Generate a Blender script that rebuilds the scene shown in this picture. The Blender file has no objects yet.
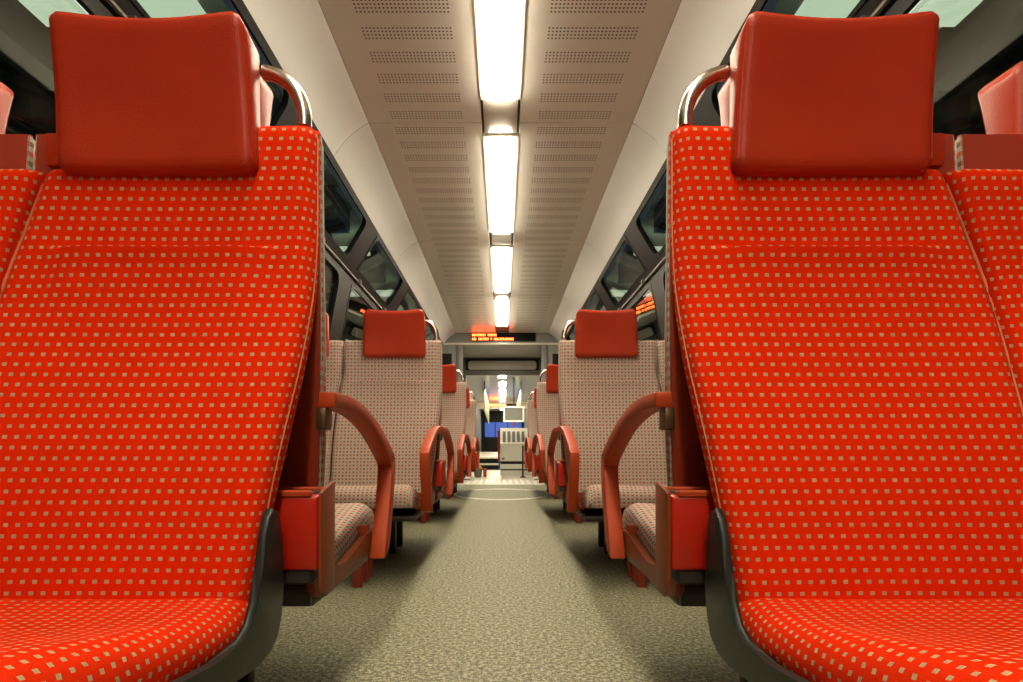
import bpy, bmesh, math, random
from mathutils import Vector
random.seed(7)
R = math.radians
COL = bpy.context.scene.collection
SC = bpy.context.scene

# ------------------------------------------------------------------ camera, world, exposure
EYE = 0.55
F = 578.0                       # focal length in pixels of a 1023 wide frame
cam_d = bpy.data.cameras.new('camera')
cam = bpy.data.objects.new('camera', cam_d); COL.objects.link(cam)
cam.location = (0.0133, 0.0, EYE)
cam.rotation_euler = (R(90), 0, 0)
cam_d.sensor_width = 36.0
cam_d.lens = F / 1023 * 36
cam_d.shift_x = (511.5 - 503.0) / 1023
cam_d.shift_y = (446.0 - 341.0) / 1023
cam_d.clip_start = 0.02
SC.camera = cam
SC.view_settings.view_transform = 'Standard'
SC.view_settings.look = 'None'
SC.view_settings.gamma = 1.0
SC.view_settings.use_curve_mapping = False
SC.view_settings.exposure = 2.30
LAMP = 11.0                     # strength of the ceiling light diffusers

w = bpy.data.worlds.new('night'); SC.world = w
w.use_nodes = True
w.node_tree.nodes['Background'].inputs[0].default_value = (0.02, 0.028, 0.05, 1)
w.node_tree.nodes['Background'].inputs[1].default_value = 0.6

# ------------------------------------------------------------------ node helpers
class NT:
    def __init__(s, name):
        s.m = bpy.data.materials.new(name); s.m.use_nodes = True
        s.t = s.m.node_tree; s.n = s.t.nodes; s.l = s.t.links
        s.b = s.n['Principled BSDF']; s.out = s.n['Material Output']
    def link(s, a, b): s.l.new(a, b)
    def val(s, x, sock):
        if isinstance(x, (int, float)): sock.default_value = x
        else: s.link(x, sock)
    def math(s, op, a, b=0.0, c=None):
        n = s.n.new('ShaderNodeMath'); n.operation = op
        s.val(a, n.inputs[0]); s.val(b, n.inputs[1])
        if c is not None: s.val(c, n.inputs[2])
        return n.outputs[0]
    def mix(s, fac, a, b):
        n = s.n.new('ShaderNodeMix'); n.data_type = 'RGBA'
        s.val(fac, n.inputs[0])
        for x, i in ((a, 6), (b, 7)):
            if isinstance(x, tuple): n.inputs[i].default_value = (*x, 1)
            else: s.link(x, n.inputs[i])
        return n.outputs[2]
    def coord(s, which='Object'):
        n = s.n.new('ShaderNodeTexCoord'); return n.outputs[which]
    def sep(s, v):
        n = s.n.new('ShaderNodeSeparateXYZ'); s.link(v, n.inputs[0]); return n.outputs
    def noise(s, scale, vec=None, detail=3.0, rough=0.5):
        n = s.n.new('ShaderNodeTexNoise'); n.inputs['Scale'].default_value = scale
        n.inputs['Detail'].default_value = detail; n.inputs['Roughness'].default_value = rough
        if vec is not None: s.link(vec, n.inputs['Vector'])
        return n.outputs['Fac']
    def ramp(s, fac, stops):
        n = s.n.new('ShaderNodeValToRGB'); s.link(fac, n.inputs[0])
        e = n.color_ramp.elements
        while len(e) < len(stops): e.new(0.5)
        for i, (p, c) in enumerate(stops): e[i].position = p; e[i].color = (*c, 1)
        return n.outputs[0]
    def bump(s, h, strength, dist=0.002):
        n = s.n.new('ShaderNodeBump'); n.inputs['Strength'].default_value = strength
        n.inputs['Distance'].default_value = dist
        s.link(h, n.inputs['Height']); s.link(n.outputs[0], s.b.inputs['Normal'])
    def set(s, **k):
        for kk, v in k.items():
            i = s.b.inputs[kk.replace('_', ' ')]
            if isinstance(v, tuple): i.default_value = (*v, 1)
            elif isinstance(v, (int, float)): i.default_value = v
            else: s.link(v, i)
        return s

def plain(name, col, rough=0.5, metal=0.0, var=0.08, scale=12.0, bump=0.0, bscale=200.0, **k):
    t = NT(name); n = t.noise(scale, t.coord())
    a = tuple(c * (1 - var) for c in col); b = tuple(min(1, c * (1 + var)) for c in col)
    t.set(Base_Color=t.mix(n, a, b), Roughness=rough, Metallic=metal, **k)
    if bump: t.bump(t.noise(bscale, t.coord()), bump)
    return t.m

def emit(name, col, strength):
    t = NT(name)
    t.set(Base_Color=(0.8, 0.8, 0.8) if strength > 5 else (0.01, 0.01, 0.02), Emission_Color=col, Emission_Strength=strength)
    return t.m

def fabric_red():
    t = NT('red_dotted_velour'); x, y, _ = t.sep(t.coord('UV'))
    px, py = 0.0170, 0.0163
    row = t.math('FLOOR', t.math('DIVIDE', y, py))
    sh = t.math('MULTIPLY', row, 0.22)
    fx = t.math('ABSOLUTE', t.math('SUBTRACT', t.math('FRACT', t.math('ADD', t.math('DIVIDE', x, px), sh)), 0.5))
    fy = t.math('ABSOLUTE', t.math('SUBTRACT', t.math('FRACT', t.math('DIVIDE', y, py)), 0.5))
    m = t.math('MULTIPLY', t.math('LESS_THAN', fx, 0.19), t.math('LESS_THAN', fy, 0.165))
    n = t.noise(700, t.coord('UV'), 2.0)
    big = t.noise(9, t.coord('UV'), 2.0)
    red = t.mix(n, (0.50, 0.012, 0.001), (0.72, 0.034, 0.0015))
    red = t.mix(t.math('MULTIPLY', big, 0.35), red, (0.58, 0.019, 0.001))
    dot = t.mix(n, (0.30, 0.22, 0.115), (0.46, 0.36, 0.20))
    t.set(Base_Color=t.mix(m, red, dot), Roughness=0.9, Specular_IOR_Level=0.05)
    t.bump(t.math('ADD', n, t.math('MULTIPLY', m, 0.6)), 0.5, 0.0012)
    return t.m

def fabric_grey():
    t = NT('grey_dotted_velour'); x, y, _ = t.sep(t.coord('UV'))
    p = 0.0165
    ix = t.math('FLOOR', t.math('DIVIDE', x, p)); iy = t.math('FLOOR', t.math('DIVIDE', y, p))
    fx = t.math('ABSOLUTE', t.math('SUBTRACT', t.math('FRACT', t.math('DIVIDE', x, p)), 0.5))
    fy = t.math('ABSOLUTE', t.math('SUBTRACT', t.math('FRACT', t.math('DIVIDE', y, p)), 0.5))
    m = t.math('MULTIPLY', t.math('LESS_THAN', fx, 0.27), t.math('LESS_THAN', fy, 0.25))
    par = t.math('GREATER_THAN', t.math('FRACT', t.math('MULTIPLY', t.math('ADD', ix, iy), 0.5)), 0.25)
    n = t.noise(700, t.coord('UV'), 2.0)
    base = t.mix(n, (0.28, 0.235, 0.20), (0.45, 0.385, 0.33))
    dot = t.mix(par, (0.50, 0.07, 0.03), (0.13, 0.13, 0.075))
    t.set(Base_Color=t.mix(m, base, dot), Roughness=0.9, Specular_IOR_Level=0.05)
    t.bump(n, 0.5, 0.0012)
    return t.m

def leather():
    t = NT('red_leather'); c = t.coord()
    v = t.n.new('ShaderNodeTexVoronoi'); v.inputs['Scale'].default_value = 420; t.link(c, v.inputs['Vector'])
    n = t.noise(7, c, 4.0)
    t.set(Base_Color=t.mix(n, (0.28, 0.019, 0.004), (0.41, 0.032, 0.006)), Roughness=t.math('ADD', t.math('MULTIPLY', n, 0.14), 0.28),
          Specular_IOR_Level=0.35)
    t.bump(t.math('ADD', v.outputs['Distance'], t.math('MULTIPLY', t.noise(25, c), 1.2)), 0.22, 0.0015)
    return t.m

def carpet():
    t = NT('speckled_floor_covering'); c = t.coord()
    a = t.noise(85, c, 3.0, 0.85); b = t.noise(330, c, 2.0, 0.7); big = t.noise(1.6, c, 3.0)
    s = t.math('ADD', t.math('MULTIPLY', a, 0.65), t.math('MULTIPLY', b, 0.35))
    col = t.ramp(s, [(0.42, (0.035, 0.036, 0.017)), (0.5, (0.14, 0.138, 0.082)), (0.58, (0.42, 0.41, 0.27))])
    col = t.mix(t.math('MULTIPLY', big, 0.3), col, (0.16, 0.16, 0.105))
    t.set(Base_Color=col, Roughness=0.62, Specular_IOR_Level=0.35)
    t.bump(s, 0.08, 0.003)
    return t.m

def perforated():
    t = NT('perforated_ceiling_sheet'); x, y, z = t.sep(t.coord())
    ax = t.math('ABSOLUTE', x)
    inx = t.math('MULTIPLY', t.math('GREATER_THAN', ax, 0.205), t.math('LESS_THAN', ax, 0.601))
    fb = t.math('FRACT', t.math('DIVIDE', t.math('ADD', y, 18.7 - 1.35), 1.87 / 12))
    inb = t.math('MULTIPLY', t.math('GREATER_THAN', fb, 0.24), t.math('LESS_THAN', fb, 0.78))
    gx = t.math('SUBTRACT', t.math('FRACT', t.math('DIVIDE', t.math('SUBTRACT', ax, 0.205), 0.0165)), 0.5)
    gy = t.math('SUBTRACT', t.math('FRACT', t.math('DIVIDE', t.math('SUBTRACT', fb, 0.24), 0.135)), 0.5)
    d = t.math('ADD', t.math('MULTIPLY', gx, gx), t.math('MULTIPLY', t.math('MULTIPLY', gy, gy), 1.45))
    hole = t.math('MULTIPLY', t.math('MULTIPLY', t.math('LESS_THAN', d, 0.075), inx), inb)
    n = t.noise(3, t.coord())
    base = t.mix(n, (0.84, 0.81, 0.76), (0.89, 0.86, 0.81))
    t.set(Base_Color=t.mix(hole, base, (0.10, 0.085, 0.06)), Roughness=t.math('ADD', t.math('MULTIPLY', hole, 0.5), 0.22), Specular_IOR_Level=0.5)
    t.bump(t.math('SUBTRACT', 1.0, hole), 0.4, 0.002)
    return t.m

def glass(name, tint, refl):
    t = NT(name); n = t.n
    tr = n.new('ShaderNodeBsdfTransparent'); tr.inputs[0].default_value = (*tint, 1)
    gl = n.new('ShaderNodeBsdfGlossy'); gl.inputs[0].default_value = (0.9, 0.95, 0.92, 1); gl.inputs['Roughness'].default_value = 0.02
    fr = n.new('ShaderNodeFresnel'); g = n.new('ShaderNodeNewGeometry')
    t.link(t.math('ADD', 1.6, t.math('MULTIPLY', g.outputs['Backfacing'], 1/1.6 - 1.6)), fr.inputs[0])   # same reflectance from both faces of the pane
    mx = n.new('ShaderNodeMixShader')
    t.link(t.math('MINIMUM', t.math('MULTIPLY', fr.outputs[0], refl), 1.0), mx.inputs[0])
    t.link(tr.outputs[0], mx.inputs[1]); t.link(gl.outputs[0], mx.inputs[2])
    t.link(mx.outputs[0], t.out.inputs[0])
    return t.m

M = {}
M['red'] = fabric_red(); M['grey'] = fabric_grey(); M['leather'] = leather(); M['carpet'] = carpet(); M['perf'] = perforated()
M['arm'] = plain('orange_red_painted_arm', (0.34, 0.043, 0.008), 0.5, 0, 0.1, 8, 0.12, 300, Specular_IOR_Level=0.2)
M['panel'] = plain('brown_red_moulding', (0.20, 0.046, 0.012), 0.45, 0, 0.12, 6, 0.1, 250, Specular_IOR_Level=0.2)
M['shell'] = plain('red_brown_back_shell', (0.26, 0.030, 0.010), 0.42, 0, 0.1, 6)
M['bin'] = plain('glossy_red_bin', (0.38, 0.012, 0.003), 0.25, 0, 0.06, 5)
M['darkred'] = plain('dark_red_leg_paint', (0.26, 0.028, 0.010), 0.45, 0, 0.12, 9)
M['black'] = plain('black_steel', (0.022, 0.018, 0.014), 0.45, 0, 0.2, 9)
M['char'] = plain('charcoal_plastic', (0.010, 0.015, 0.013), 0.42, 0, 0.2, 14, 0.15, 500, Specular_IOR_Level=0.3)
M['pipe_red'] = plain('pale_orange_piping', (0.72, 0.24, 0.10), 0.7, 0, 0.1, 40)
M['pipe_grey'] = plain('cream_piping', (0.62, 0.52, 0.42), 0.7, 0, 0.1, 40)
M['chrome'] = plain('brushed_steel', (0.72, 0.67, 0.58), 0.2, 1.0, 0.04, 60)
M['hinge'] = plain('bronze_hinge_metal', (0.10, 0.06, 0.03), 0.35, 0.6, 0.1, 40)
M['cove'] = plain('glossy_cream_cove', (0.74, 0.74, 0.73), 0.12, 0, 0.04, 2, Specular_IOR_Level=0.6)
M['cream'] = plain('cream_panel', (0.70, 0.67, 0.60), 0.3, 0, 0.05, 3)
M['groove'] = plain('dark_groove', (0.09, 0.075, 0.055), 0.6)
M['wdark'] = plain('dark_window_surround', (0.009, 0.0075, 0.0065), 0.5, 0, 0.15, 5, Specular_IOR_Level=0.12)
M['rubber'] = plain('black_rubber', (0.006, 0.006, 0.005), 0.5, Specular_IOR_Level=0.15)
M['wgrey'] = plain('grey_wall_laminate', (0.16, 0.16, 0.15), 0.4, 0, 0.06, 4)
M['bulk'] = plain('blue_grey_bulkhead', (0.24, 0.24, 0.225), 0.3, 0, 0.06, 3)
M['bulkd'] = plain('dark_olive_lintel', (0.11, 0.10, 0.07), 0.35, 0, 0.08, 3)
M['rail'] = plain('beige_rail', (0.12, 0.10, 0.07), 0.4, 0.2)
M['white'] = plain('off_white_laminate', (0.84, 0.82, 0.74), 0.4, 0, 0.05, 6)
M['tile'] = plain('pale_vestibule_floor', (0.56, 0.53, 0.43), 0.35, 0, 0.08, 14)
M['olive'] = plain('pale_green_plate', (0.30, 0.34, 0.22), 0.3, 0, 0.06, 6)
M['bucket'] = plain('grey_plastic_bucket', (0.16, 0.16, 0.14), 0.5, 0, 0.1, 20)
M['yellow'] = plain('yellow_cloth', (0.85, 0.42, 0.02), 0.8, 0, 0.15, 40)
M['concrete'] = plain('canopy_concrete', (0.58, 0.64, 0.54), 0.8, 0, 0.1, 1.5)
M['beam'] = plain('canopy_steel', (0.035, 0.04, 0.035), 0.6, 0, 0.15, 2)
M['asphalt'] = plain('platform_asphalt', (0.10, 0.10, 0.095), 0.8, 0, 0.15, 6)
M['pane'] = glass('window_glass', (0.86, 0.92, 0.87), 1.5)
M['lamp'] = emit('light_diffuser', (1.0, 0.87, 0.64), LAMP)
M['tube'] = emit('fluorescent_tube', (0.88, 1.0, 0.76), 0.17)
M['led'] = emit('red_led', (1.0, 0.10, 0.02), 3.2)
M['blue'] = emit('night_window_glow', (0.03, 0.10, 0.42), 0.22)

# ------------------------------------------------------------------ mesh helpers
def tag(o, label=None, cat=None, group=None, kind=None, category=None):
    cat = cat or category
    if label: o['label'] = label
    if cat: o['category'] = cat
    if group: o['group'] = group
    if kind: o['kind'] = kind
    return o

def mesh_of(bm, name, mat, angle=35, recalc=True):
    if recalc: bmesh.ops.recalc_face_normals(bm, faces=bm.faces)
    me = bpy.data.meshes.new(name); bm.to_mesh(me); bm.free()
    for m in (mat if isinstance(mat, (list, tuple)) else [mat]): me.materials.append(M[m])
    me.polygons.foreach_set('use_smooth', [True] * len(me.polygons))
    me.set_sharp_from_angle(angle=R(angle))
    return me

def obj(name, bm, mat, parent=None, angle=35, **k):
    o = bpy.data.objects.new(name, mesh_of(bm, name, mat, angle)); COL.objects.link(o)
    if parent is not None: o.parent = parent
    return tag(o, **k)

def empty(name, loc=(0, 0, 0), **k):
    o = bpy.data.objects.new(name, None); COL.objects.link(o)
    o.location = loc; o.empty_display_size = 0.1
    return tag(o, **k)

def NB(): return bmesh.new()

def box(bm, x0, x1, y0, y1, z0, z1, bev=0.0, seg=2):
    x0, x1 = min(x0, x1), max(x0, x1); y0, y1 = min(y0, y1), max(y0, y1)
    v = [bm.verts.new(p) for p in ((x0,y0,z0),(x1,y0,z0),(x1,y1,z0),(x0,y1,z0),(x0,y0,z1),(x1,y0,z1),(x1,y1,z1),(x0,y1,z1))]
    fs = [bm.faces.new([v[i] for i in q]) for q in ((0,3,2,1),(4,5,6,7),(0,1,5,4),(1,2,6,5),(2,3,7,6),(3,0,4,7))]
    if bev:
        es = list({e for f in fs for e in f.edges})
        bmesh.ops.bevel(bm, geom=es, offset=bev, segments=seg, affect='EDGES', profile=0.5)
    return bm

def B(*a): return box(NB(), *a)

def prism(bm, pts, fn, w0, w1, bev=0.0):
    """polygon pts (a,b) extruded between w0 and w1; fn(a,b,w) -> xyz"""
    lo = [bm.verts.new(fn(a, b, w0)) for a, b in pts]; hi = [bm.verts.new(fn(a, b, w1)) for a, b in pts]
    n = len(pts)
    f1 = bm.faces.new(lo); f2 = bm.faces.new(hi[::-1]); fs = [f1, f2]
    for i in range(n): fs.append(bm.faces.new((lo[i], hi[i], hi[(i+1) % n], lo[(i+1) % n])))
    if bev:
        es = list(f1.edges) + list(f2.edges)
        bmesh.ops.bevel(bm, geom=es, offset=bev, segments=2, affect='EDGES', profile=0.5)
    bmesh.ops.triangulate(bm, faces=[f for f in bm.faces if len(f.verts) > 4])
    return bm

def smooth_path(pts, n=6):
    """Catmull-Rom through points"""
    P = [Vector(p) for p in pts]; P = [2*P[0]-P[1]] + P + [2*P[-1]-P[-2]]
    out = []
    for i in range(1, len(P) - 2):
        for k in range(n):
            t = k / n
            out.append(0.5*((2*P[i]) + (P[i+1]-P[i-1])*t + (2*P[i-1]-5*P[i]+4*P[i+1]-P[i+2])*t*t + (3*P[i]-P[i-1]-3*P[i+1]+P[i+2])*t**3))
    out.append(P[-2]); return out

def sweep(bm, path, section, side, closed=False):
    """sweep section [(a,b)] along path; a runs along `side`, b along the path normal. section may be a function of t"""
    n = len(path); rings = []
    for i, p in enumerate(path):
        if closed: t = path[(i+1) % n] - path[i-1]
        else: t = path[min(i+1, n-1)] - path[max(i-1, 0)]
        t.normalize(); s = Vector(side) if side else t.orthogonal()
        s = (s - t * s.dot(t)).normalized(); nn = s.cross(t)
        sec = section(i / (n - 1)) if callable(section) else section
        rings.append([bm.verts.new(p + s*a + nn*b) for a, b in sec])
    m = len(rings[0]); last = n if closed else n - 1
    for i in range(last):
        r0, r1 = rings[i], rings[(i+1) % n]
        for j in range(m): bm.faces.new((r0[j], r0[(j+1) % m], r1[(j+1) % m], r1[j]))
    if not closed: bm.faces.new(rings[0][::-1]); bm.faces.new(rings[-1])
    return bm

def circ(r, n=10): return [(r*math.cos(2*math.pi*k/n), r*math.sin(2*math.pi*k/n)) for k in range(n)]
def rrect(w, h, r, n=3):
    out = []
    for cx, cy, a0 in ((w/2-r, h/2-r, 0), (-w/2+r, h/2-r, 90), (-w/2+r, -h/2+r, 180), (w/2-r, -h/2+r, 270)):
        for k in range(n + 1):
            a = R(a0 + 90*k/n); out.append((cx + r*math.cos(a), cy + r*math.sin(a)))
    return out

def interp(tab, x):
    if x <= tab[0][0]: return tab[0][1]
    for (a, b), (c, d) in zip(tab, tab[1:]):
        if x <= c:
            t = (x - a) / (c - a); return b + (d - b) * t
    return tab[-1][1]
def sinterp(tab, x):
    """monotone smooth table"""
    if x <= tab[0][0]: return tab[0][1]
    if x >= tab[-1][0]: return tab[-1][1]
    n = len(tab)
    m = []
    for i in range(n):
        if i == 0 or i == n-1: m.append(0 if n < 3 else ((tab[1][1]-tab[0][1])/(tab[1][0]-tab[0][0]) if i == 0 else (tab[-1][1]-tab[-2][1])/(tab[-1][0]-tab[-2][0])))
        else: m.append((tab[i+1][1]-tab[i-1][1])/(tab[i+1][0]-tab[i-1][0]))
    for i in range(n-1):
        if x <= tab[i+1][0]:
            h = tab[i+1][0]-tab[i][0]; t = (x-tab[i][0])/h
            return ((1+2*t)*(1-t)**2)*tab[i][1] + t*(1-t)**2*h*m[i] + t*t*(3-2*t)*tab[i+1][1] + t*t*(t-1)*h*m[i+1]

def copy_tree(o, parent=None):
    c = o.copy(); COL.objects.link(c)
    if parent is not None: c.parent = parent
    for ch in list(o.children): copy_tree(ch, c)
    return c

# ------------------------------------------------------------------ dimensions
A0 = 0.2915                                     # aisle edge of the seat backs
PER = 1.87                                      # bay length
HC = 2.35                                       # ceiling
YB = 9.2                                        # bulkhead
Y0 = -5.2                                       # rear end of the car behind the camera
ROWS = [0.965] + [1.0 + PER*k for k in range(1, 4)]          # planes where two seats stand back to back
SEAM = [1.35 + PER*k for k in range(-4, 6)]

# ------------------------------------------------------------------ structure: floor
obj('floor', B(-1.34, 1.34, Y0, 8.2, -0.06, 0.0), 'carpet', label='grey green speckled floor covering of the aisle', kind='structure')
bm = NB(); box(bm, -1.34, 1.34, 8.2, 13.3, -0.06, 0.0)
tf = obj('floor_vestibule', bm, 'tile', label='pale vestibule floor beyond the seats', kind='structure')
for k in range(14):
    obj('ribbed_threshold', B(-0.62 + k*0.09, -0.57 + k*0.09, 8.22, 9.3, 0.0, 0.008), 'white', tf)
# white ring marked on the floor
bm = NB(); n = 72
for k in range(n):
    a, b = 2*math.pi*k/n, 2*math.pi*(k+1)/n
    q = []
    for t, r in ((a, 1), (b, 1), (b, 1.06), (a, 1.06)):
        q.append((0.52*r*math.cos(t), 6.62 + 0.70*r*math.sin(t)))
    lo = [bm.verts.new((x, y, 0.0)) for x, y in q]; hi = [bm.verts.new((x, y, 0.006)) for x, y in q]
    bm.faces.new(hi); bm.faces.new(lo[::-1])
    bm.faces.new((lo[0], lo[1], hi[1], hi[0])); bm.faces.new((lo[2], lo[3], hi[3], hi[2]))
bmesh.ops.remove_doubles(bm, verts=bm.verts, dist=1e-5)
tag(obj('floor_ring', bm, 'white'), 'thin white oval ring on the aisle floor before the bulkhead', 'floor marking')

# ------------------------------------------------------------------ structure: ceiling
ceil = empty('ceiling', (0, 0, 0), label='cream perforated ceiling with a central row of lights', kind='structure')
obj('ceiling_backing', B(-0.76, 0.76, Y0, YB, HC + 0.02, HC + 0.06), 'groove', ceil)
edges = [Y0] + [s for s in SEAM if Y0 + 0.2 < s < YB - 0.2] + [YB]
for a, b in zip(edges, edges[1:]):
    for sx in (-1, 1):
        bm = B(sx*0.105, sx*0.735, a + 0.003, b - 0.003, HC, HC + 0.018, 0.003, 1)
        obj('ceiling_panel', bm, 'perf', ceil)
        # curved glossy cove between ceiling and window band
        pts = smooth_path([(0.735, 0, HC), (0.805, 0, HC - 0.045), (0.87, 0, HC - 0.105), (0.930, 0, HC - 0.185)], 5)
        bm = NB()
        rows = [[bm.verts.new((sx*p.x, y, p.z)) for p in pts] + [bm.verts.new((sx*(p.x + 0.012), y, p.z + 0.012)) for p in reversed(pts)] for y in (a + 0.003, b - 0.003)]
        m = len(rows[0])
        for j in range(m): bm.faces.new((rows[0][j], rows[0][(j+1) % m], rows[1][(j+1) % m], rows[1][j]))
        bm.faces.new(rows[0][::-1]); bm.faces.new(rows[1])
        obj('cove_panel', bm, 'cove', ceil)
LS = [3.36 + PER*k for k in range(-4, 3)]       # where each light starts
for i, s in enumerate(LS):
    g0, g1 = s - 0.41 + 0.03, s - 0.03
    if i == 5:                                  # ventilation grille
        v = obj('vent_frame', B(-0.09, 0.09, g0, g1, HC + 0.008, HC + 0.018), 'groove', ceil)
        for k in range(9): obj('vent_slat', B(-0.085, 0.085, g0 + 0.01 + k*0.036, g0 + 0.03 + k*0.036, HC - 0.002, HC + 0.008), 'cream', v)
    else:
        p = obj('access_cover', B(-0.092, 0.092, g0 + 0.012, g1 - 0.012, HC - 0.003, HC + 0.018, 0.004, 2), 'cream', ceil)
    t = empty('ceiling_light', (0, s + 0.75, HC))
    obj('diffuser', B(-0.072, 0.072, -0.745, 0.745, -0.020, 0.014, 0.008, 3), 'lamp', t)
    bm = NB()
    for sx in (-1, 1): box(bm, sx*0.074, sx*0.105, -0.76, 0.76, -0.004, 0.016)
    for sy in (-1, 1): box(bm, -0.074, 0.074, sy*0.747, sy*0.76, -0.004, 0.016)
    obj('frame', bm, 'cream', t)
    tag(t, {0: 'white ceiling light farthest behind the viewer', 1: 'white ceiling light some way behind the viewer', 2: 'white ceiling light overhead just behind the viewer',
            3: 'long white ceiling light nearest the viewer, cut by the picture top', 4: 'white ceiling light between square cover and vent grille, second from the front',
            5: 'short white ceiling light just beyond the vent grille, third from the front', 6: 'farthest small white ceiling light just before the red display'}[i],
        'ceiling light', 'ceiling lights in a row over the aisle')

# ------------------------------------------------------------------ structure: side walls with windows
# profile of the right wall, (x, z), from the cove down
U1, U2 = (0.930, HC - 0.185), (1.128, 1.835)
L1, L2 = (1.128, 1.835), (1.285, 1.00)
POST = [-4.58, -3.11, -1.64, -0.17, 2.78, 4.25, 5.72, 7.19, 8.66]   # centres of the posts between windows

def plate_with_hole(bm, fn, y0, y1, t0, t1, hole, r, th, n=5):
    """rectangular plate (y0..y1, t0..t1) with a rounded hole; fn(y,t,d) -> xyz"""
    hy0, hy1, ht0, ht1 = hole
    hp = [( (hy0+hy1)/2 + a, (ht0+ht1)/2 + b) for a, b in rrect(hy1-hy0, ht1-ht0, r, n)]
    op = []
    for k, (a, b) in enumerate(hp):
        q = k // (n + 1); j = k % (n + 1)
        corner = ((y1, t1), (y0, t1), (y0, t0), (y1, t0))[q]
        if j == 0: op.append((corner[0], b) if q in (0, 2) else (a, corner[1]))
        elif j == n: op.append((a, corner[1]) if q in (0, 2) else (corner[0], b))
        else: op.append(corner)
    rings = [[bm.verts.new(fn(a, b, d)) for a, b in pp] for pp, d in ((op, 0), (hp, 0), (hp, th), (op, th))]
    m = len(hp)
    for i in range(4):
        a, b = rings[i], rings[(i+1) % 4]
        for j in range(m):
            try: bm.faces.new((a[j], a[(j+1) % m], b[(j+1) % m], b[j]))
            except ValueError: pass
    bmesh.ops.remove_doubles(bm, verts=bm.verts, dist=1e-6)
    bmesh.ops.dissolve_degenerate(bm, edges=bm.edges, dist=1e-6)
    return hp

wn = 0
for sx, side in ((-1, 'left'), (1, 'right')):
    bm = NB()
    prism(bm, [(1.30, 0.0), (1.34, 0.0), (1.34, 1.0), (1.285, 1.0)], lambda a, b, yy: (sx*a, yy, b), Y0, YB)
    wall = obj('wall_' + side, bm, 'wgrey', label='grey lower side wall of the carriage on the ' + side, kind='structure')
    for (P, Q, seg, inset, rad) in ((U1, U2, 'upper', (0.022, 0.055), 0.07), (L1, L2, 'lower', (0.055, 0.03), 0.10)):
        dx, dz = Q[0]-P[0], Q[1]-P[1]; L = math.hypot(dx, dz); nx, nz = -dz/L, dx/L     # outward
        fn = lambda y, t, d: (sx*(P[0] + dx*t/L + nx*d), y, P[1] + dz*t/L + nz*d)
        for k, (pa, pb) in enumerate(zip(POST, POST[1:])):
            a, b = max(pa, Y0), min(pb, YB)
            hole = (pa + 0.14, min(pb - 0.14, YB - 0.12), inset[0], L - inset[1])
            bm = NB(); plate_with_hole(bm, fn, a, b, 0, L, hole, rad, 0.035)
            obj('window_surround', bm, 'wdark', wall)
            wn += 1
            win = empty('window_%d' % wn, fn((a+b)/2, L/2, 0.0), kind='structure',
                        label='%s %s window of the carriage with rounded corners' % (seg, side))
            off = Vector(win.location)
            f2 = lambda y, t, d: tuple(Vector(fn(y, t, d)) - off)
            bm = NB(); g = 0.014
            plate_with_hole(bm, f2, hole[0], hole[1], hole[2], hole[3], (hole[0]+g, hole[1]-g, hole[2]+g, hole[3]-g), rad-0.01, 0.02)
            for v in bm.verts: v.co += Vector((sx*nx, 0, nz)) * -0.004
            obj('window_frame', bm, 'rubber', win)
            bm = NB()
            pts = [((hole[0]+hole[1])/2 + p, (hole[2]+hole[3])/2 + q) for p, q in rrect(hole[1]-hole[0]-0.03, hole[3]-hole[2]-0.03, rad-0.012, 5)]
            prism(bm, pts, lambda a_, b_, d: f2(a_, b_, d), 0.020, 0.026)
            obj('pane', bm, 'pane', win)
    rail = obj('trim_%d' % (1 if sx < 0 else 2), sweep(NB(), [Vector((sx*1.115, Y0, 1.83)), Vector((sx*1.115, YB, 1.83))], rrect(0.010, 0.014, 0.003), (1, 0, 0)), 'rail',
               label='thin beige rail between upper and lower windows on the ' + side, kind='structure')
    for k in range(16):
        y = Y0 + 0.5 + 0.92*k
        if y < YB - 0.1: obj('rail_clip', B(sx*1.092, sx*1.125, y, y + 0.02, 1.815, 1.848, 0.003, 1), 'rail', rail)

# rear end wall behind the camera
obj('wall_rear', B(-1.34, 1.34, Y0 - 0.05, Y0, 0, HC + 0.05), 'wgrey', label='grey end wall of the carriage', kind='structure')

# ------------------------------------------------------------------ bulkhead with doorway and display
bm = NB()
box(bm, -1.34, 1.34, YB, YB + 0.06, 2.155, HC + 0.06)
for sx in (-1, 1): box(bm, sx*0.66, sx*1.34, YB, YB + 0.06, 0.0, 2.155)
bulk = obj('wall_bulkhead', bm, 'bulk', label='grey bulkhead with a wide doorway across the carriage', kind='structure')
for sx in (-1, 1):
    obj('door_post', B(sx*0.625, sx*0.72, YB - 0.03, YB + 0.09, 0.0, 2.16, 0.008, 2), 'wgrey', bulk)
    obj('side_glazing', B(sx*0.80, sx*1.10, YB - 0.012, YB, 0.95, 2.02, 0.01, 2), 'rubber', bulk)
obj('header_strip', B(-0.95, 0.95, YB - 0.012, YB, 2.16, 2.19, 0.004, 1), 'cream', bulk)
d = empty('display_board', (0, YB - 0.02, 2.28), label='black display board with red dot lettering on the bulkhead header', category='display')
obj('housing', B(-0.485, 0.53, -0.012, 0.02, -0.065, 0.07, 0.006, 2), 'rubber', d)
def led_line(x0, x1, z0, words):
    bm = NB(); x = x0; u = 0.0056
    gaps = set(words)
    k = 0
    while x < x1:
        if k not in gaps:
            for c in range(3):
                on = [random.random() < 0.62 for _ in range(7)]
                if c == 0: on = [True]*7 if random.random() < 0.7 else on
                for r, q in enumerate(on):
                    if q: box(bm, x + c*u, x + c*u + u*0.9, -0.0145, -0.012, z0 + r*u, z0 + r*u + u*0.9)
        x += u*4.4; k += 1
    return bm
obj('lettering', led_line(-0.475, -0.085, 0.012, (9,)), 'led', d, kind='stuff')
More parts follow.
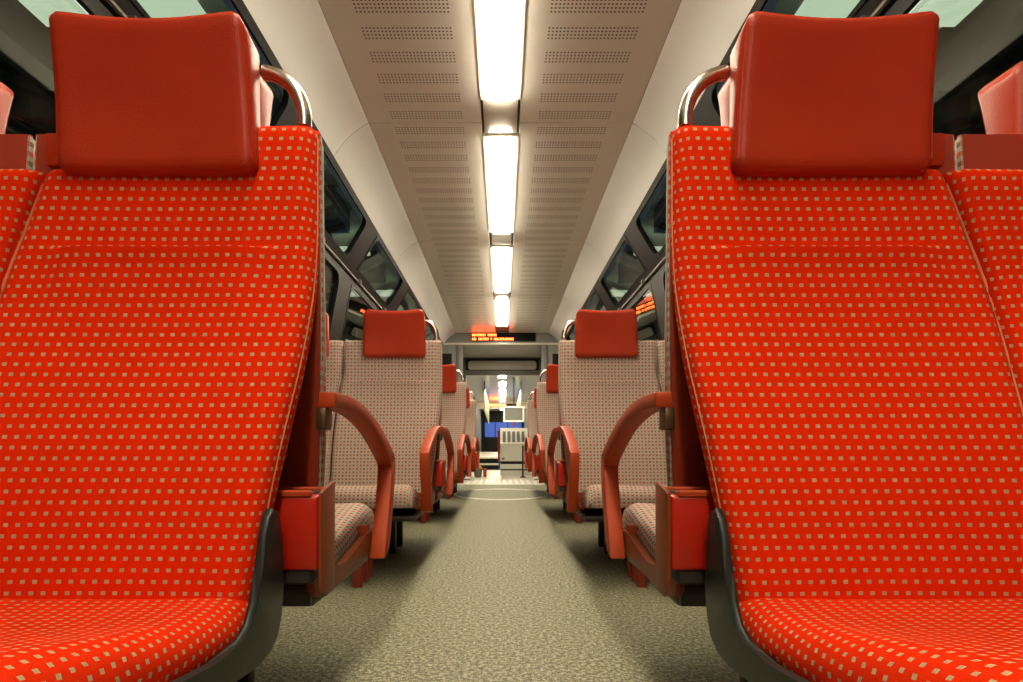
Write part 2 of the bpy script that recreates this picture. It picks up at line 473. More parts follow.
obj('lettering', led_line(-0.475, 0.175, -0.052, (3, 11, 13)), 'led', d, kind='stuff')

# vestibule between bulkhead and second frame
V1 = 10.5
obj('ceiling_vestibule', B(-0.75, 0.75, YB + 0.06, V1, 2.155, 2.2), 'cove', label='low glossy vestibule ceiling behind the bulkhead', kind='structure')
for sx in (-1, 1):
    obj('wall_vestibule_' + ('left' if sx < 0 else 'right'), B(sx*0.75, sx*0.80, YB + 0.06, V1, 0, 2.2), 'bulk', label='grey vestibule side wall on the ' + ('left' if sx < 0 else 'right'), kind='structure')
bm = NB()
plate_with_hole(bm, lambda a, b, dd: (a, V1 + dd, b), -1.30, 1.30, 1.835, 2.42, (-0.62, 0.62, 1.935, 2.10), 0.05, 0.05)
for sx in (-1, 1): box(bm, sx*0.66, sx*1.30, V1, V1 + 0.05, 0, 1.835)
lint = obj('wall_lintel', bm, 'bulkd', label='dark olive lintel frame of the second doorway', kind='structure')
bm = NB(); plate_with_hole(bm, lambda a, b, dd: (a, V1 - 0.012 + dd, b), -0.665, 0.665, 1.925, 2.125, (-0.62, 0.62, 1.935, 2.10), 0.05, 0.02)
obj('window_gasket', bm, 'rubber', lint)
obj('fanlight', B(-0.63, 0.63, V1 + 0.02, V1 + 0.03, 1.93, 2.105), 'cream', lint)

# second car beyond
C2 = 2.12
obj('ceiling_second_car', B(-0.95, 0.95, V1 + 0.05, 26.0, C2, C2 + 0.05), 'cove', label='glossy ceiling of the car beyond the doorway', kind='structure')
for sx in (-1, 1):
    s = 'left' if sx < 0 else 'right'
    obj('wall_second_car_' + s, B(sx*0.95, sx*1.0, V1 + 0.05, 26.0, 0, C2 + 0.05), 'wgrey', label='grey wall of the far car on the ' + s, kind='structure')
obj('floor_second_car', B(-0.95, 0.95, 13.6, 26.0, 0.20, 0.29), 'tile', label='raised pale floor at the far end beyond the steps', kind='structure')
for i, (a, b) in enumerate(((11.0, 13.3), (14.2, 15.2), (16.0, 18.6), (19.4, 20.3), (22.0, 25.0))):
    t = empty('far_ceiling_light', (0.0, (a+b)/2, C2 - 0.001))
    obj('diffuser', B(-0.085, 0.085, -(b-a)/2, (b-a)/2, -0.014, 0, 0.003, 1), 'lamp', t)
    obj('frame', B(-0.10, 0.10, -(b-a)/2 - 0.03, (b-a)/2 + 0.03, -0.006, 0.0), 'cream', t)
    tag(t, ('nearest', 'second', 'third', 'fourth', 'farthest')[i] + ' small white ceiling light seen through the far doorway', 'ceiling light', 'ceiling lights of the far car')
bm = NB(); box(bm, -0.95, 0.95, 20.6, 20.65, 1.88, C2); 
fb = obj('wall_far_header', bm, 'cream', label='cream header across the far car', kind='structure')
dd = empty('far_display_board', (0, 20.58, 2.0), label='small far display strip lit red on its left half', category='display')
obj('housing', B(-0.52, 0.52, -0.01, 0.018, -0.06, 0.06), 'rubber', dd)
obj('lit_half', B(-0.50, 0.12, -0.014, -0.010, -0.04, 0.04), 'led', dd)
# far end with blue window
bm = NB(); plate_with_hole(bm, lambda a, b, q: (a, 25.9 + q, b), -0.95, 0.95, 0.29, C2, (-0.80, 0.85, 0.95, 1.62), 0.06, 0.06)
fe = obj('wall_far_end', bm, 'rubber', label='dark end wall with a wide blue night window', kind='structure')
obj('window_pane', B(-0.82, 0.87, 25.97, 25.98, 0.93, 1.64), 'blue', fe)
for x in (-0.36, 0.2): obj('mullion', B(x, x + 0.04, 25.92, 25.96, 0.95, 1.62), 'rubber', fe)
obj('far_end_door', B(-0.70, -0.14, 25.80, 25.88, 0.29, 0.93), 'rubber', label='dark door below the blue window at the far end', kind='structure')
# steps
st = empty('entrance_steps', (-0.45, 13.4, 0), label='two pale steps with dark risers left of the white cabinet', category='steps')
for k in range(2):
    obj('riser', B(-0.45, 0.36, -0.08 + 0.16*k, 0.19, 0.145*k, 0.145*k + 0.11), 'rubber', st)
    obj('tread', B(-0.45, 0.36, -0.10 + 0.16*k, 0.19, 0.145*k + 0.11, 0.145*(k+1)), 'tile', st)
# cabinet
cb = empty('white_cabinet', (0.21, 11.0, 0), label='white cabinet with a row of dark leaflets under a sloping top', category='cabinet')
bm = NB(); prism(bm, [(0.0, 0.26), (0.0, 0.60), (0.08, 0.62), (0.24, 0.90), (0.42, 0.90), (0.42, 0.26)], lambda a, b, x: (x, a, b), -0.25, 0.33, 0.006)
obj('body', bm, 'white', cb)
bm = NB(); prism(bm, [(-0.02, 0.0), (-0.02, 0.085), (0.40, 0.085), (0.40, 0.0)], lambda a, b, x: (x, a, b), -0.25, 0.33, 0.004)
obj('plinth', bm, 'white', cb)
obj('plinth', B(-0.25, 0.33, -0.01, 0.40, 0.11, 0.205, 0.004, 1), 'white', cb)
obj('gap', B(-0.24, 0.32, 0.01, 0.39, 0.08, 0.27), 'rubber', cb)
obj('ledge', B(-0.22, 0.20, -0.03, 0.06, 0.585, 0.605, 0.004, 1), 'white', cb)
for k in range(5):
    bm = NB(); prism(bm, [(0.06, 0.625), (0.17, 0.82), (0.185, 0.81), (0.075, 0.615)], lambda a, b, x: (x, a - 0.012, b + 0.012), -0.20 + k*0.09, -0.145 + k*0.09)
    obj('leaflet', bm, 'bucket', cb)
obj('red_edge', B(-0.30, -0.255, 0.0, 0.30, 0.26, 0.86, 0.01, 1), 'arm', cb)
obj('cabinet_lock', B(-0.215, -0.17, -0.008, 0.0, 0.29, 0.33, 0.004, 1), 'bucket', cb)
# monitor
mo = empty('hanging_monitor', (0.26, 13.2, 1.12), label='cream framed dark screen hanging above the white cabinet', category='screen')
bm = NB(); plate_with_hole(bm, lambda a, b, q: (a, q, b), -0.24, 0.24, -0.02, 0.34, (-0.20, 0.20, 0.02, 0.30), 0.01, 0.06)
obj('frame', bm, 'white', mo); obj('screen', B(-0.21, 0.21, 0.02, 0.05, 0.01, 0.31), 'bucket', mo)
obj('bracket', B(-0.02, 0.02, 0.02, 0.05, 0.34, C2 - 1.12), 'black', mo)
obj('red_tab', B(-0.025, 0.025, 0.0, 0.03, -0.12, -0.02), 'arm', mo)
for sx in (-1, 1):
    p = empty('hanging_plate', (sx*0.44 + 0.01, 16.0, 1.3), label='pale green plate hanging from the far ceiling on the ' + ('left' if sx < 0 else 'right'), category='panel', group='hanging plates in the far car')
    bm = NB(); prism(bm, [(-2.2, 0.10), (-2.2, 0.62), (2.2, 0.55), (2.2, -0.05)], lambda a, b, x: (x, a, b), -0.01, 0.01)
    obj('plate', bm, 'olive', p)
    for y in (-2.0, 1.8): obj('hanger', B(-0.008, 0.008, y, y + 0.02, 0.5, C2 - 1.3), 'black', p)
# vestibule odds and ends
bk = empty('cleaning_bucket', (-0.43, 10.25, 0), label='grey bucket holding a yellow cloth by the left doorway', category='bucket')
bm = NB(); bmesh.ops.create_cone(bm, cap_ends=True, segments=20, radius1=0.06, radius2=0.078, depth=0.14)
for v in bm.verts: v.co.z += 0.07
obj('pail', bm, 'bucket', bk)
bm = NB(); bmesh.ops.create_icosphere(bm, subdivisions=3, radius=0.07)
for v in bm.verts:
    v.co *= 1 + 0.18*math.sin(v.co.x*90 + v.co.y*60); v.co.z = v.co.z*0.75 + 0.155
obj('cloth', bm, 'yellow', bk)
rb = empty('red_box', (-0.31, 10.3, 0), label='small upright red box on the floor beside the bucket', category='box')
obj('body', B(-0.03, 0.03, -0.03, 0.03, 0, 0.13, 0.008, 2), 'bin', rb); obj('lid', B(-0.033, 0.033, -0.033, 0.033, 0.13, 0.15, 0.006, 2), 'arm', rb)
pp = empty('black_post', (0.36, 10.1, 0), label='slim black upright post right of the white cabinet', category='post')
obj('pole', sweep(NB(), [Vector((0, 0, 0.01)), Vector((0, 0, 0.56))], circ(0.016), (1, 0, 0)), 'black', pp)
obj('base', sweep(NB(), [Vector((0, 0, 0)), Vector((0, 0, 0.015))], circ(0.05, 16), (1, 0, 0)), 'black', pp)
for sx in (-1, 1):
    e = empty('equipment_box', (sx*0.55, 9.02, 0), label='low pale floor box at the foot of the %s door post' % ('left' if sx < 0 else 'right'), category='box', group='pale boxes by the door posts')
    bm = NB(); prism(bm, [(-0.17, 0.0), (-0.17, 0.13), (-0.10, 0.22), (0.12, 0.22), (0.12, 0.0)], lambda a, b, x: (x, a, b), -0.075, 0.075, 0.01)
    obj('housing', bm, 'white', e)
    obj('cover_strip', B(-0.06, 0.06, -0.176, -0.168, 0.03, 0.05), 'bucket', e)

# ------------------------------------------------------------------ seats
FRONT = [(0.28, 0.150), (0.34, 0.150), (0.40, 0.142), (0.48, 0.130), (0.55, 0.116), (0.62, 0.098), (0.70, 0.076), (0.80, 0.052), (0.90, 0.042), (1.00, 0.042), (1.08, 0.040)]
SHELL = [(0.26, 0.092), (0.45, 0.086), (0.55, 0.062), (0.75, 0.018), (0.90, 0.004), (1.08, 0.002)]
UINR = [(0.28, 0.064), (0.40, 0.052), (0.55, 0.032), (0.68, 0.014), (0.80, 0.003), (0.90, 0.0), (1.08, 0.0)]
UIN = [(0.28, 0.045), (0.40, 0.034), (0.55, 0.018), (0.80, 0.0), (1.08, 0.0)]

class SeatSpec:
    def __init__(s, sx, sd, place, near):
        s.sx, s.sd, s.place, s.near = sx, sd, place, near
        s.fab = 'red' if near else 'grey'
        s.pipe = 'pipe_red' if near else 'pipe_grey'
        top_out = 0.432 if near else 0.476
        if place == 'aisle':
            s.uin = lambda z: sinterp(UINR if near else UIN, z)
            s.uout = lambda z: sinterp([(0.28, 0.515), (0.60, 0.512), (0.80, 0.50), (0.92, 0.478 if not near else 0.464), (1.0, top_out + 0.004), (1.08, top_out)], z)
            s.h = (0.084, 0.400) if near else ((0.072, 0.382) if sd > 0 else (0.110, 0.410))
        else:
            s.uin = lambda z: sinterp([(0.28, 0.525), (0.60, 0.522), (0.80, 0.512), (0.92, 0.490 if not near else 0.476), (1.0, top_out + 0.014), (1.08, top_out + 0.010)], z)
            s.uout = lambda z: sinterp([(0.28, 0.965), (0.8, 0.955), (0.92, 0.945), (1.08, 0.925)], z)
            s.h = (0.60, 0.90) if near else ((0.545, 0.855) if sd > 0 else (0.585, 0.885))
        s.uc = 0.25 if place == 'aisle' else 0.73
    def P(s, u, v, z): return (s.sx*(u - s.uc), -s.sd*(v - 0.35), z)
    def root_loc(s, yc): return (s.sx*(A0 + s.uc), yc - s.sd*0.35, 0)
    def ztop(s, k):
        u = s.uin(1.05) + (s.uout(1.05) - s.uin(1.05))*k
        n0, n1 = s.h[0] + 0.004, s.h[1] - 0.004
        if s.near:
            cut = u > n0 if s.place == 'aisle' else u < n1
        else: cut = n0 < u < n1
        return 1.0 if cut else 1.071

def rnd(d, r):
    if d >= r: return 0.0
    q = 1 - max(d, 0)/r
    return r*(1 - math.sqrt(max(0, 1 - q*q)))

def grid_solid(front, back, uvf, uvs):
    """closed solid between two point grids [i][j]; uvf[i][j] for the front"""
    bm = NB(); ul = bm.loops.layers.uv.new('UVMap')
    ni, nj = len(front), len(front[0])
    fv = [[bm.verts.new(p) for p in row] for row in front]; bv = [[bm.verts.new(p) for p in row] for row in back]
    def face(vs, uv):
        try: f = bm.faces.new(vs)
        except ValueError: return
        for l, c in zip(f.loops, uv): l[ul].uv = c
    for i in range(ni-1):
        for j in range(nj-1):
            ij = ((i, j), (i+1, j), (i+1, j+1), (i, j+1))
            face([fv[a][b] for a, b in ij], [uvf[a][b] for a, b in ij])
            face([bv[a][b] for a, b in reversed(ij)], [uvf[a][b] for a, b in reversed(ij)])
    rim = [(i, 0) for i in range(ni)] + [(ni-1, j) for j in range(1, nj)] + [(i, nj-1) for i in range(ni-2, -1, -1)] + [(0, j) for j in range(nj-2, 0, -1)]
    for k in range(len(rim)):
        a, b = rim[k], rim[(k+1) % len(rim)]
        face([fv[a[0]][a[1]], fv[b[0]][b[1]], bv[b[0]][b[1]], bv[a[0]][a[1]]],
             [uvs(*a, 0), uvs(*b, 0), uvs(*b, 1), uvs(*a, 1)])
    return bm

def cols(n0=14, edge=(0.0, 0.006, 0.016, 0.03, 0.05, 0.075)):
    c = list(edge) + [edge[-1] + (1 - 2*edge[-1])*k/n0 for k in range(1, n0)] + [1 - e for e in reversed(edge)]
    return c

def back_grids(s):
    ks = cols()
    # columns at the edges of the headrest notch
    w0, w1 = s.uin(1.05), s.uout(1.05)
    for nu in s.h:
        for d in (-0.0001, 0.0005):
            k = (nu + (0.004 if nu == s.h[0] else -0.004) + d - w0)/(w1 - w0)
            if 0.01 < k < 0.99: ks.append(k)
    ks = sorted(ks)
    zs = [0.28, 0.31, 0.34, 0.38, 0.42, 0.46, 0.50, 0.54, 0.58, 0.62, 0.66, 0.70, 0.74, 0.78, 0.82, 0.850, 0.862, 0.866, 0.870, 0.874, 0.878, 0.89, 0.92, 0.95]
    tops = [0.35, 0.6, 0.75, 0.86, 0.93, 0.97, 1.0]
    return ks, zs, tops

def make_back(s):
    ks, zs, tops = back_grids(s)
    front, back, uv, st = [], [], [], []
    for k in ks:
        zt = s.ztop(k); col = zs + [0.95 + (zt - 0.95)*t for t in tops]
        fr, bk, uu, ss = [], [], [], []; arc = 0.0; pv = None
        for z in col:
            ui, uo = s.uin(z), s.uout(z); u = ui + (uo - ui)*k
            v = sinterp(FRONT, z)
            du = min(u - ui, uo - u)
            c = (k - 0.5)*2
            v -= 0.010*(1 - c*c) * (1 if z < 0.86 else 0.6)            # slight hollow
            inside = max(0.0, min(1.0, (du - 0.06)/0.05))
            if z <= 0.868: v += 0.017*inside*math.exp(-((0.868 - z)/0.11)**2)          # lumbar roll under the seam
            else: v -= 0.004*inside*math.exp(-((z - 0.868)/0.03)**2)
            v -= rnd(du, 0.028) + rnd(zt - z, 0.018)
            vs = sinterp(SHELL, z)
            v = max(v, vs + 0.006)
            fr.append(s.P(u, v, z)); bk.append(s.P(u, vs, z))
            if pv is not None: arc += math.hypot(v - pv[0], z - pv[1])
            pv = (v, z)
            sg = -1 if k < 0.5 else 1
            uu.append((u + sg*rnd(du, 0.028), z*1.02 + 0.02)); ss.append((u, v, vs, z))
        front.append(fr); back.append(bk); uv.append(uu); st.append(ss)
    ni, nj = len(front), len(front[0])
    def uvs(i, j, b):
        u, v, vs, z = st[i][j]
        if j == nj - 1 and 0 < i < ni-1: return (u, z*1.02 + 0.02 + (0 if not b else (v - vs)))
        sg = -1 if i == 0 else 1
        return (u + sg*(0.028 + (v - vs if b else 0)), z*1.02 + 0.02)
    return grid_solid(front, back, uv, uvs)

def make_shell(s):
    ks, zs, tops = back_grids(s)
    zs = [0.30, 0.315] + zs[2:]
    front, back, uv = [], [], []
    for k in ks:
        zt = s.ztop(k); col = zs + [0.95 + (zt - 0.95)*t for t in tops]
        fr, bk = [], []
        for z in col:
            ui, uo = s.uin(z) + 0.003, s.uout(z) - 0.003; u = ui + (uo - ui)*k
            vs = sinterp(SHELL, z)
            fr.append(s.P(u, vs - 0.0005, z)); bk.append(s.P(u, max(vs - 0.010, 0.0008 if z > 0.8 else -1), z))
        front.append(fr); back.append(bk); uv.append([(0, 0)]*len(fr))
    return grid_solid(front, back, uv, lambda i, j, b: (0, 0))

def make_piping(s):
    """cord along the inner side edge and over the shoulder"""
    pts = []
    e = 0.002
    zl = [0.36, 0.42, 0.48, 0.55, 0.62, 0.70, 0.80, 0.90, 0.98, 1.03, 1.055]
    for z in zl: pts.append(s.P(s.uin(z) + e, sinterp(FRONT, z) - 0.028, z))
    z = 1.066
    if s.ztop(0.02) > 1.05:
        pts.append(s.P(s.uin(z) + 0.010, sinterp(FRONT, z) - 0.022, z))
        pts.append(s.P(s.uin(z) + 0.03, sinterp(FRONT, z) - 0.020, z + 0.002))
        pts.append(s.P(s.h[0] - 0.002, sinterp(FRONT, z) - 0.020, z + 0.002))
    else: pts = pts[:9]
    return sweep(NB(), smooth_path(pts, 3), circ(0.0028, 6), (1, 0.02, 0.01))

TOPZ = [(0.10, 0.338), (0.20, 0.338), (0.32, 0.350), (0.45, 0.376), (0.55, 0.396), (0.60, 0.400), (0.64, 0.397)]
def make_cushion(s):
    ui, uo = (0.050 if s.near else 0.046, 0.512) if s.place == 'aisle' else (0.526, 0.962)
    ks = cols(10, (0.0, 0.012, 0.03, 0.055, 0.085))
    vl = [0.10, 0.125, 0.15, 0.18, 0.22, 0.27, 0.32, 0.38, 0.44, 0.50, 0.55, 0.585, 0.610, 0.625, 0.634, 0.640]
    front, back, uv, st = [], [], [], []
    for k in ks:
        u = ui + (uo - ui)*k; fr, bk, uu, ss = [], [], [], []; arc = 0; pz = None
        du = min(u - ui, uo - u)
        for v in vl:
            c = (k - 0.5)*2
            z = sinterp(TOPZ, v) - 0.006*(1 - c*c)
            zb = 0.268 + 0.07*max(0, (v - 0.10))/0.54*0.6
            z -= rnd(du, 0.040) + rnd(0.64 - v, 0.055)
            z = max(z, zb + 0.008)
            fr.append(s.P(u, v, z)); bk.append(s.P(u + (0.5-k)*0.01, v - 0.01*(v > 0.62), zb))
            if pz is not None: arc += math.hypot(v - pz[0], z - pz[1])
            pz = (v, z); sg = -1 if k < 0.5 else 1
            uu.append((u + sg*rnd(du, 0.040), v + rnd(0.64 - v, 0.055))); ss.append((u, v + rnd(0.64 - v, 0.055), z, zb, v))
        front.append(fr); back.append(bk); uv.append(uu); st.append(ss)
    nj = len(vl); ni = len(ks)
    def uvs(i, j, b):
        u, arc, z, zb, v = st[i][j]; d = (z - zb) if b else 0
        if j == nj-1 and 0 < i < ni-1: return (u, arc + d)
        sg = -1 if i == 0 else 1
        return (u + sg*(0.040 + d), arc)
    return grid_solid(front, back, uv, uvs)

def make_headrest(s):
    u0, u1 = s.h; uc, hw = (u0+u1)/2, (u1-u0)/2
    z0, z1 = 0.982, 1.212
    na = 22; bm = NB(); rings = []
    # rings from bottom to top, each a rounded slab section
    tz = [0, 0.02, 0.05, 0.10, 0.2, 0.32, 0.45, 0.58, 0.7, 0.8, 0.88, 0.94, 0.975, 1.0]
    nx = 18
    for t in tz:
        ring_f, ring_b = [], []
        er = min(t, 1-t)*(z1-z0)
        shrink = rnd(er, 0.016)
        vb = 0.012; vf = 0.062 + 0.040*t - 0.006*math.sin(math.pi*t) 
        vb2 = vb + shrink*0.8; vf2 = vf - shrink*0.9
        uc = (u0+u1)/2 - 0.007*t; w_ = hw*(1.0 - 0.06*t) - shrink*0.25
        for i in range(nx + 1):
            a = -1 + 2*i/nx
            a = math.copysign(1 - (1-abs(a))**1.5, a)       # finer near the sides
            d = (1-abs(a))*w_
            r = rnd(d, 0.014)
            dip = 0.010*(math.cos(a*math.pi/2)) * t**3 + rnd(d, 0.022)*t**8 - rnd(d, 0.014)*(1-t)**10
            z = z0 + (z1-z0)*t - dip
            f = vf2 - 0.006*math.cos(a*math.pi/2) - r
            ring_f.append((uc + a*w_, max(f, vb2 + 0.004), z)); ring_b.append((uc + a*w_*0.965, vb2 + rnd(d, 0.012), z))
        rings.append([bm.verts.new(s.P(*p)) for p in ring_f + ring_b[::-1]])
    m = len(rings[0])
    for i in range(len(rings)-1):
        for j in range(m): bm.faces.new((rings[i][j], rings[i][(j+1) % m], rings[i+1][(j+1) % m], rings[i+1][j]))
    h = nx + 1
    for ring, flip in ((rings[0], True), (rings[-1], False)):
        for j in range(nx):
            q = (ring[j], ring[j+1], ring[m-2-j], ring[m-1-j]); bm.faces.new(q[::-1] if flip else q)
    return bm

def make_seam(s, u, sg):
    """stitched seam down one side of the headrest"""
    pts = [s.P(u + sg*(0.006 + (0.002 if sg > 0 else 0.016)*t), 0.062 + 0.040*t - 0.0040 - 0.006*math.sin(math.pi*t), 0.982 + 0.234*t) for t in (0.08, 0.25, 0.45, 0.65, 0.85)]
    return sweep(NB(), smooth_path(pts, 3), circ(0.0016, 5), (1, 0.02, 0.01))

def sbox(s, u0, u1, v0, v1, z0, z1, bev=0.0):
    a = s.P(u0, v0, z0); b = s.P(u1, v1, z1)
    return B(a[0], b[0], a[1], b[1], z0, z1, bev, 2)

PLATE_NEAR = [(0.092,0.452),(0.082,0.440),(0.076,0.40),(0.072,0.33),(0.076,0.29),(0.092,0.262),(0.12,0.247),(0.16,0.243),(0.25,0.252),(0.45,0.278),(0.60,0.30),(0.61,0.318),(0.60,0.334),(0.45,0.312),(0.28,0.292),(0.21,0.292),(0.18,0.305),(0.160,0.335),(0.150,0.37),(0.138,0.42),(0.126,0.446),(0.110,0.458)]
PLATE_GREY = [(0.05,0.475),(0.045,0.42),(0.045,0.32),(0.055,0.292),(0.08,0.276),(0.12,0.272),(0.30,0.275),(0.49,0.282),(0.52,0.30),(0.52,0.335),(0.46,0.338),(0.36,0.322),(0.26,0.306),(0.20,0.306),(0.15,0.33),(0.11,0.38),(0.08,0.44)]

def make_arm(s):
    pts = [(0.035, 0.630), (0.10, 0.632), (0.20, 0.628), (0.32, 0.608), (0.42, 0.578), (0.50, 0.548), (0.558, 0.524)]
    path = [Vector((0.0, v, z)) for v, z in [(p.x, p.y) for p in smooth_path([(a, b, 0) for a, b in pts], 4)]]
    down = [(0.575, 0.512), (0.578, 0.495), (0.565, 0.44), (0.54, 0.38), (0.51, 0.32), (0.488, 0.278)]
    path += [Vector((0, a, b)) for a, b in down]
    # build outline as outer/inner offset polygon with varying thickness, then extrude sideways
    outer, inner = [], []
    n = len(path)
    for i, p in enumerate(path):
        t = (path[min(i+1, n-1)] - path[max(i-1, 0)]).normalized(); nn = Vector((0, -t.z, t.y))
        f = i/(n-1); th = 0.0135 + 0.014*max(0, f - 0.4)
        if i == n-1: nn = Vector((0, 0.96, 0.2)).normalized()
        outer.append(p + nn*th); inner.append(p - nn*(th + 0.008*f))
    bm = NB(); u0, u1 = -0.014, 0.024
    poly = [(p.y, p.z) for p in outer] + [(p.y, p.z) for p in reversed(inner)]
    # strip build for clean shading
    lay = [[bm.verts.new(s.P(u, p.y, p.z)) for p in outer] for u in (u0, u1)]
    lay2 = [[bm.verts.new(s.P(u, p.y, p.z)) for p in inner] for u in (u0, u1)]
    for i in range(n-1):
        bm.faces.new((lay[0][i], lay[0][i+1], lay[1][i+1], lay[1][i])); bm.faces.new((lay2[0][i], lay2[1][i], lay2[1][i+1], lay2[0][i+1]))
        for q in (0, 1): bm.faces.new((lay[q][i], lay2[q][i], lay2[q][i+1], lay[q][i+1]))
    for i in (0, n-1): bm.faces.new((lay[0][i], lay[1][i], lay2[1][i], lay2[0][i]))
    bmesh.ops.recalc_face_normals(bm, faces=bm.faces)
    es = [e for e in bm.edges if len(e.link_faces) == 2 and e.calc_face_angle(0) > R(50)]
    bmesh.ops.bevel(bm, geom=es, offset=0.0032, segments=2, affect='EDGES', profile=0.5)
    return bm

def make_handle(s):
    u0 = s.h[0]; r = u0 - 0.022
    path = []
    for k in range(15):
        a = R(90*k/14)
        path.append(Vector(s.P(u0 + 0.006 - (r + 0.006)*math.cos(a), 0.012, 1.085 + 0.080*math.sin(a))))
    path = [Vector(s.P(u0 - r, 0.012, 1.076))] + path
    return sweep(NB(), path, circ(0.0115, 14), (0, 1, 0))

def build_seat(sx, sd, place, near):
    s = SeatSpec(sx, sd, place, near)
    root = empty('train_seat')
    bk = obj('backrest', make_back(s), s.fab, root, 50)
    obj('piping', make_piping(s), s.pipe, bk)
    obj('back_shell', make_shell(s), 'shell', root, 40)
    obj('seat_cushion', make_cushion(s), s.fab, root, 60)
    hr = obj('headrest', make_headrest(s), 'leather', root, 60)
    for u, sg in ((s.h[0], 1), (s.h[1], -1)): obj('stitched_seam', make_seam(s, u, sg), 'leather', hr)
    if near:
        obj('headrest_mount', sbox(s, s.h[0] + 0.01, s.uout(1.05) + 0.002, 0.003, 0.036, 1.001, 1.055, 0.005), 'leather', root)
    else:
        obj('headrest_mount', sbox(s, s.h[0] + 0.02, s.h[1] - 0.02, 0.003, 0.02, 1.001, 1.06, 0.004), 'leather', root)
    if place == 'aisle':
        if sd > 0: obj('grab_handle', make_handle(s), 'chrome', root, 60)
        bm = NB()
        prism(bm, PLATE_NEAR if near else PLATE_GREY, lambda a, b, u: s.P(u, a, b), (0.034 if near else 0.026), (0.047 if near else 0.043), 0.004)
        obj('side_panel', bm, 'char' if near else 'panel', root)
        if not near:
            obj('armrest', make_arm(s), 'arm', root, 30)
            obj('arm_bracket', sbox(s, 0.030, 0.060, 0.44, 0.492, 0.286, 0.355, 0.004), 'arm', root)
            obj('arm_hinge', sbox(s, 0.002, 0.020, 0.035, 0.075, 0.578, 0.617, 0.003), 'hinge', root)
        if sd > 0:
            for v in (0.615, 0.53, 0.44): obj('leg', sbox(s, 0.245, 0.280, v - 0.014, v + 0.014, 0.0, 0.292 if v > 0.45 else 0.285, 0.003), 'darkred', root)
        else:
            for v in (0.10, 0.30): obj('leg', sbox(s, 0.245, 0.280, v - 0.016, v + 0.016, 0.0, 0.275, 0.003), 'black' , root)
        obj('seat_frame', sbox(s, 0.05, 0.50, 0.12, 0.56, 0.248, 0.270, 0.006), 'black', root)
        obj('rear_shade_plate', sbox(s, 0.045, 0.50, 0.084, 0.097, 0.258, 0.298, 0.003), 'black', root)  # black sheet standing in for shade under the bin, hides the cushion's rear
    else:
        obj('seat_frame', sbox(s, 0.53, 0.99, 0.12, 0.56, 0.248, 0.270, 0.006), 'black', root)
        obj('leg', sbox(s, 0.80, 0.835, 0.30, 0.335, 0.0, 0.25, 0.003), 'black', root)
    return s, root

side_name = {-1: 'left', 1: 'right'}
ordn = ['first', 'second', 'third', 'fourth', 'fifth']
for sx in (-1, 1):
    for place in ('aisle', 'window'):
        s, r = build_seat(sx, 1, place, True)
        r.location = s.root_loc(ROWS[0])
        tag(r, ('big red dotted %s seat nearest the viewer on the %s, facing the viewer' % (place, side_name[sx])), 'seat', 'red dotted seats in front')
        s, r = build_seat(sx, -1, place, True)  # unseen seats across the bay, added to block low light from behind
        r.location = s.root_loc(-0.87)
        tag(r, 'unseen red dotted %s seat on the %s behind the viewer, added to block light' % (place, side_name[sx]), 'seat', 'unseen red dotted seats added behind the viewer')
        for sd in (1, -1):
            s, proto = build_seat(sx, sd, place, False)
            rows = ROWS[1:] if sd > 0 else ROWS
            for i, yc in enumerate(rows):
                o = proto if i == 0 else copy_tree(proto)
                o.location = s.root_loc(yc)
                if sd > 0: lab = 'grey dotted %s seat on the %s facing the viewer, %s row behind the red' % (place, side_name[sx], ordn[i])
                elif i == 0: lab = 'grey dotted %s seat on the %s back to back with the big red seat' % (place, side_name[sx])
                else: lab = 'grey dotted %s seat on the %s turned away, behind the %s facing grey row' % (place, side_name[sx], ordn[i-1])
                tag(o, lab, 'seat', 'grey dotted seats in rows')

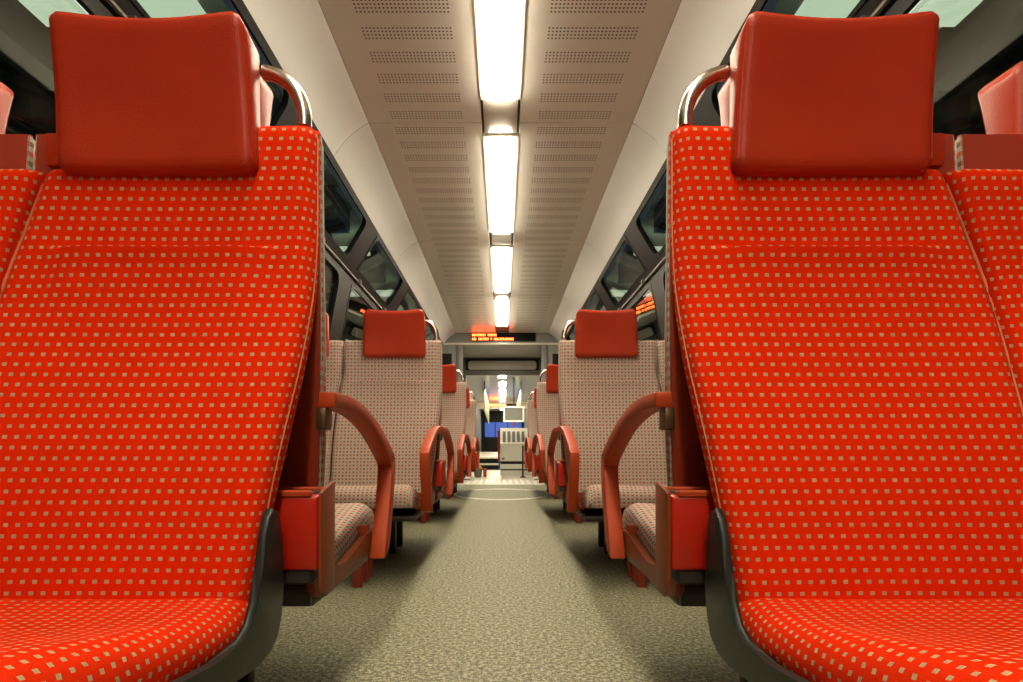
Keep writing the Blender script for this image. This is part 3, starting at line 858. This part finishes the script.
# ------------------------------------------------------------------ litter bins between the seat backs
def build_bin(sx):
    root = empty('litter_bin')
    X = lambda u: sx*(u - 0.10)
    obj('bin_body', B(X(-0.012), X(0.20), -0.050, 0.030, 0.352, 0.472, 0.006, 3), 'bin', root)
    bm = NB(); prism(bm, [(-0.052, 0.476), (-0.052, 0.35), (-0.046, 0.318), (-0.03, 0.306), (0.022, 0.306), (0.024, 0.488), (0.01, 0.490), (-0.03, 0.478)], lambda a, b, u: (X(u), a, b), -0.018, -0.0125, 0.002)
    obj('end_plate', bm, 'panel', root)
    obj('rim', B(X(-0.002), X(0.203), -0.053, -0.044, 0.468, 0.480, 0.003, 1), 'arm', root)
    obj('rim', B(X(-0.002), X(0.203), 0.024, 0.033, 0.468, 0.480, 0.003, 1), 'arm', root)
    obj('flap', B(X(0.0), X(0.19), -0.043, 0.023, 0.470, 0.475), 'black', root)
    obj('base', B(X(0.0), X(0.19), -0.044, 0.026, 0.328, 0.353, 0.004, 1), 'black', root)
    return root
for sx in (-1, 1):
    p = build_bin(sx)
    for i, yc in enumerate(ROWS):
        o = p if i == 0 else copy_tree(p)
        o.location = (sx*(A0 + 0.10), yc, 0)
        tag(o, 'red litter bin between the seat backs on the %s, %s' % (side_name[sx], 'right behind the red seat' if i == 0 else ordn[i-1] + ' one beyond the red seats'), 'litter bin', 'red litter bins between seat backs')

# ------------------------------------------------------------------ station outside the windows
for sx in (-1, 1):
    sn = side_name[sx]
    obj('ground_platform_' + sn, B(sx*1.6, sx*9.0, -8, 26, -0.3, -0.1), 'asphalt', label='dark platform outside the windows on the ' + sn, kind='structure')
    roof = empty('station_canopy', (sx*4.4, 8, 3.35), label='platform canopy with cross beams outside the %s windows' % sn, category='canopy')
    obj('roof_slab', B(sx*1.75 - sx*4.4, sx*9.0 - sx*4.4, -16, 18, 0.0, 0.12), 'concrete', roof)
    for k in range(15): obj('cross_beam', B(sx*1.8 - sx*4.4, sx*8.8 - sx*4.4, -14.4 + 2.1*k, -13.75 + 2.1*k, -0.28, 0.0), 'beam', roof)
    obj('girder', B(sx*2.95 - sx*4.4, sx*3.35 - sx*4.4, -16, 18, -0.34, 0.0), 'beam', roof)
    for k in range(4): obj('column', B(sx*3.05 - sx*4.4, sx*3.25 - sx*4.4, -12 + 8*k, -11.8 + 8*k, -3.46, -0.3), 'beam', roof)
    for k in range(14):
        y = -13.02 + 2.1*k
        lt = obj('lamp_box', B(sx*-2.15 - 0.5, sx*-2.15 + 0.5, y - 0.12, y + 0.12, -0.27, -0.22, 0.01, 1), 'tube', roof)
        obj('lamp_bracket', B(sx*-2.15 - 0.02, sx*-2.15 + 0.02, y - 0.02, y + 0.02, -0.22, 0.0), 'beam', lt)
    obj('wall_station_' + sn, B(sx*8.8, sx*9.0, -8, 26, -0.1, 3.35), 'concrete', label='pale station wall across the %s platform' % sn, kind='structure')
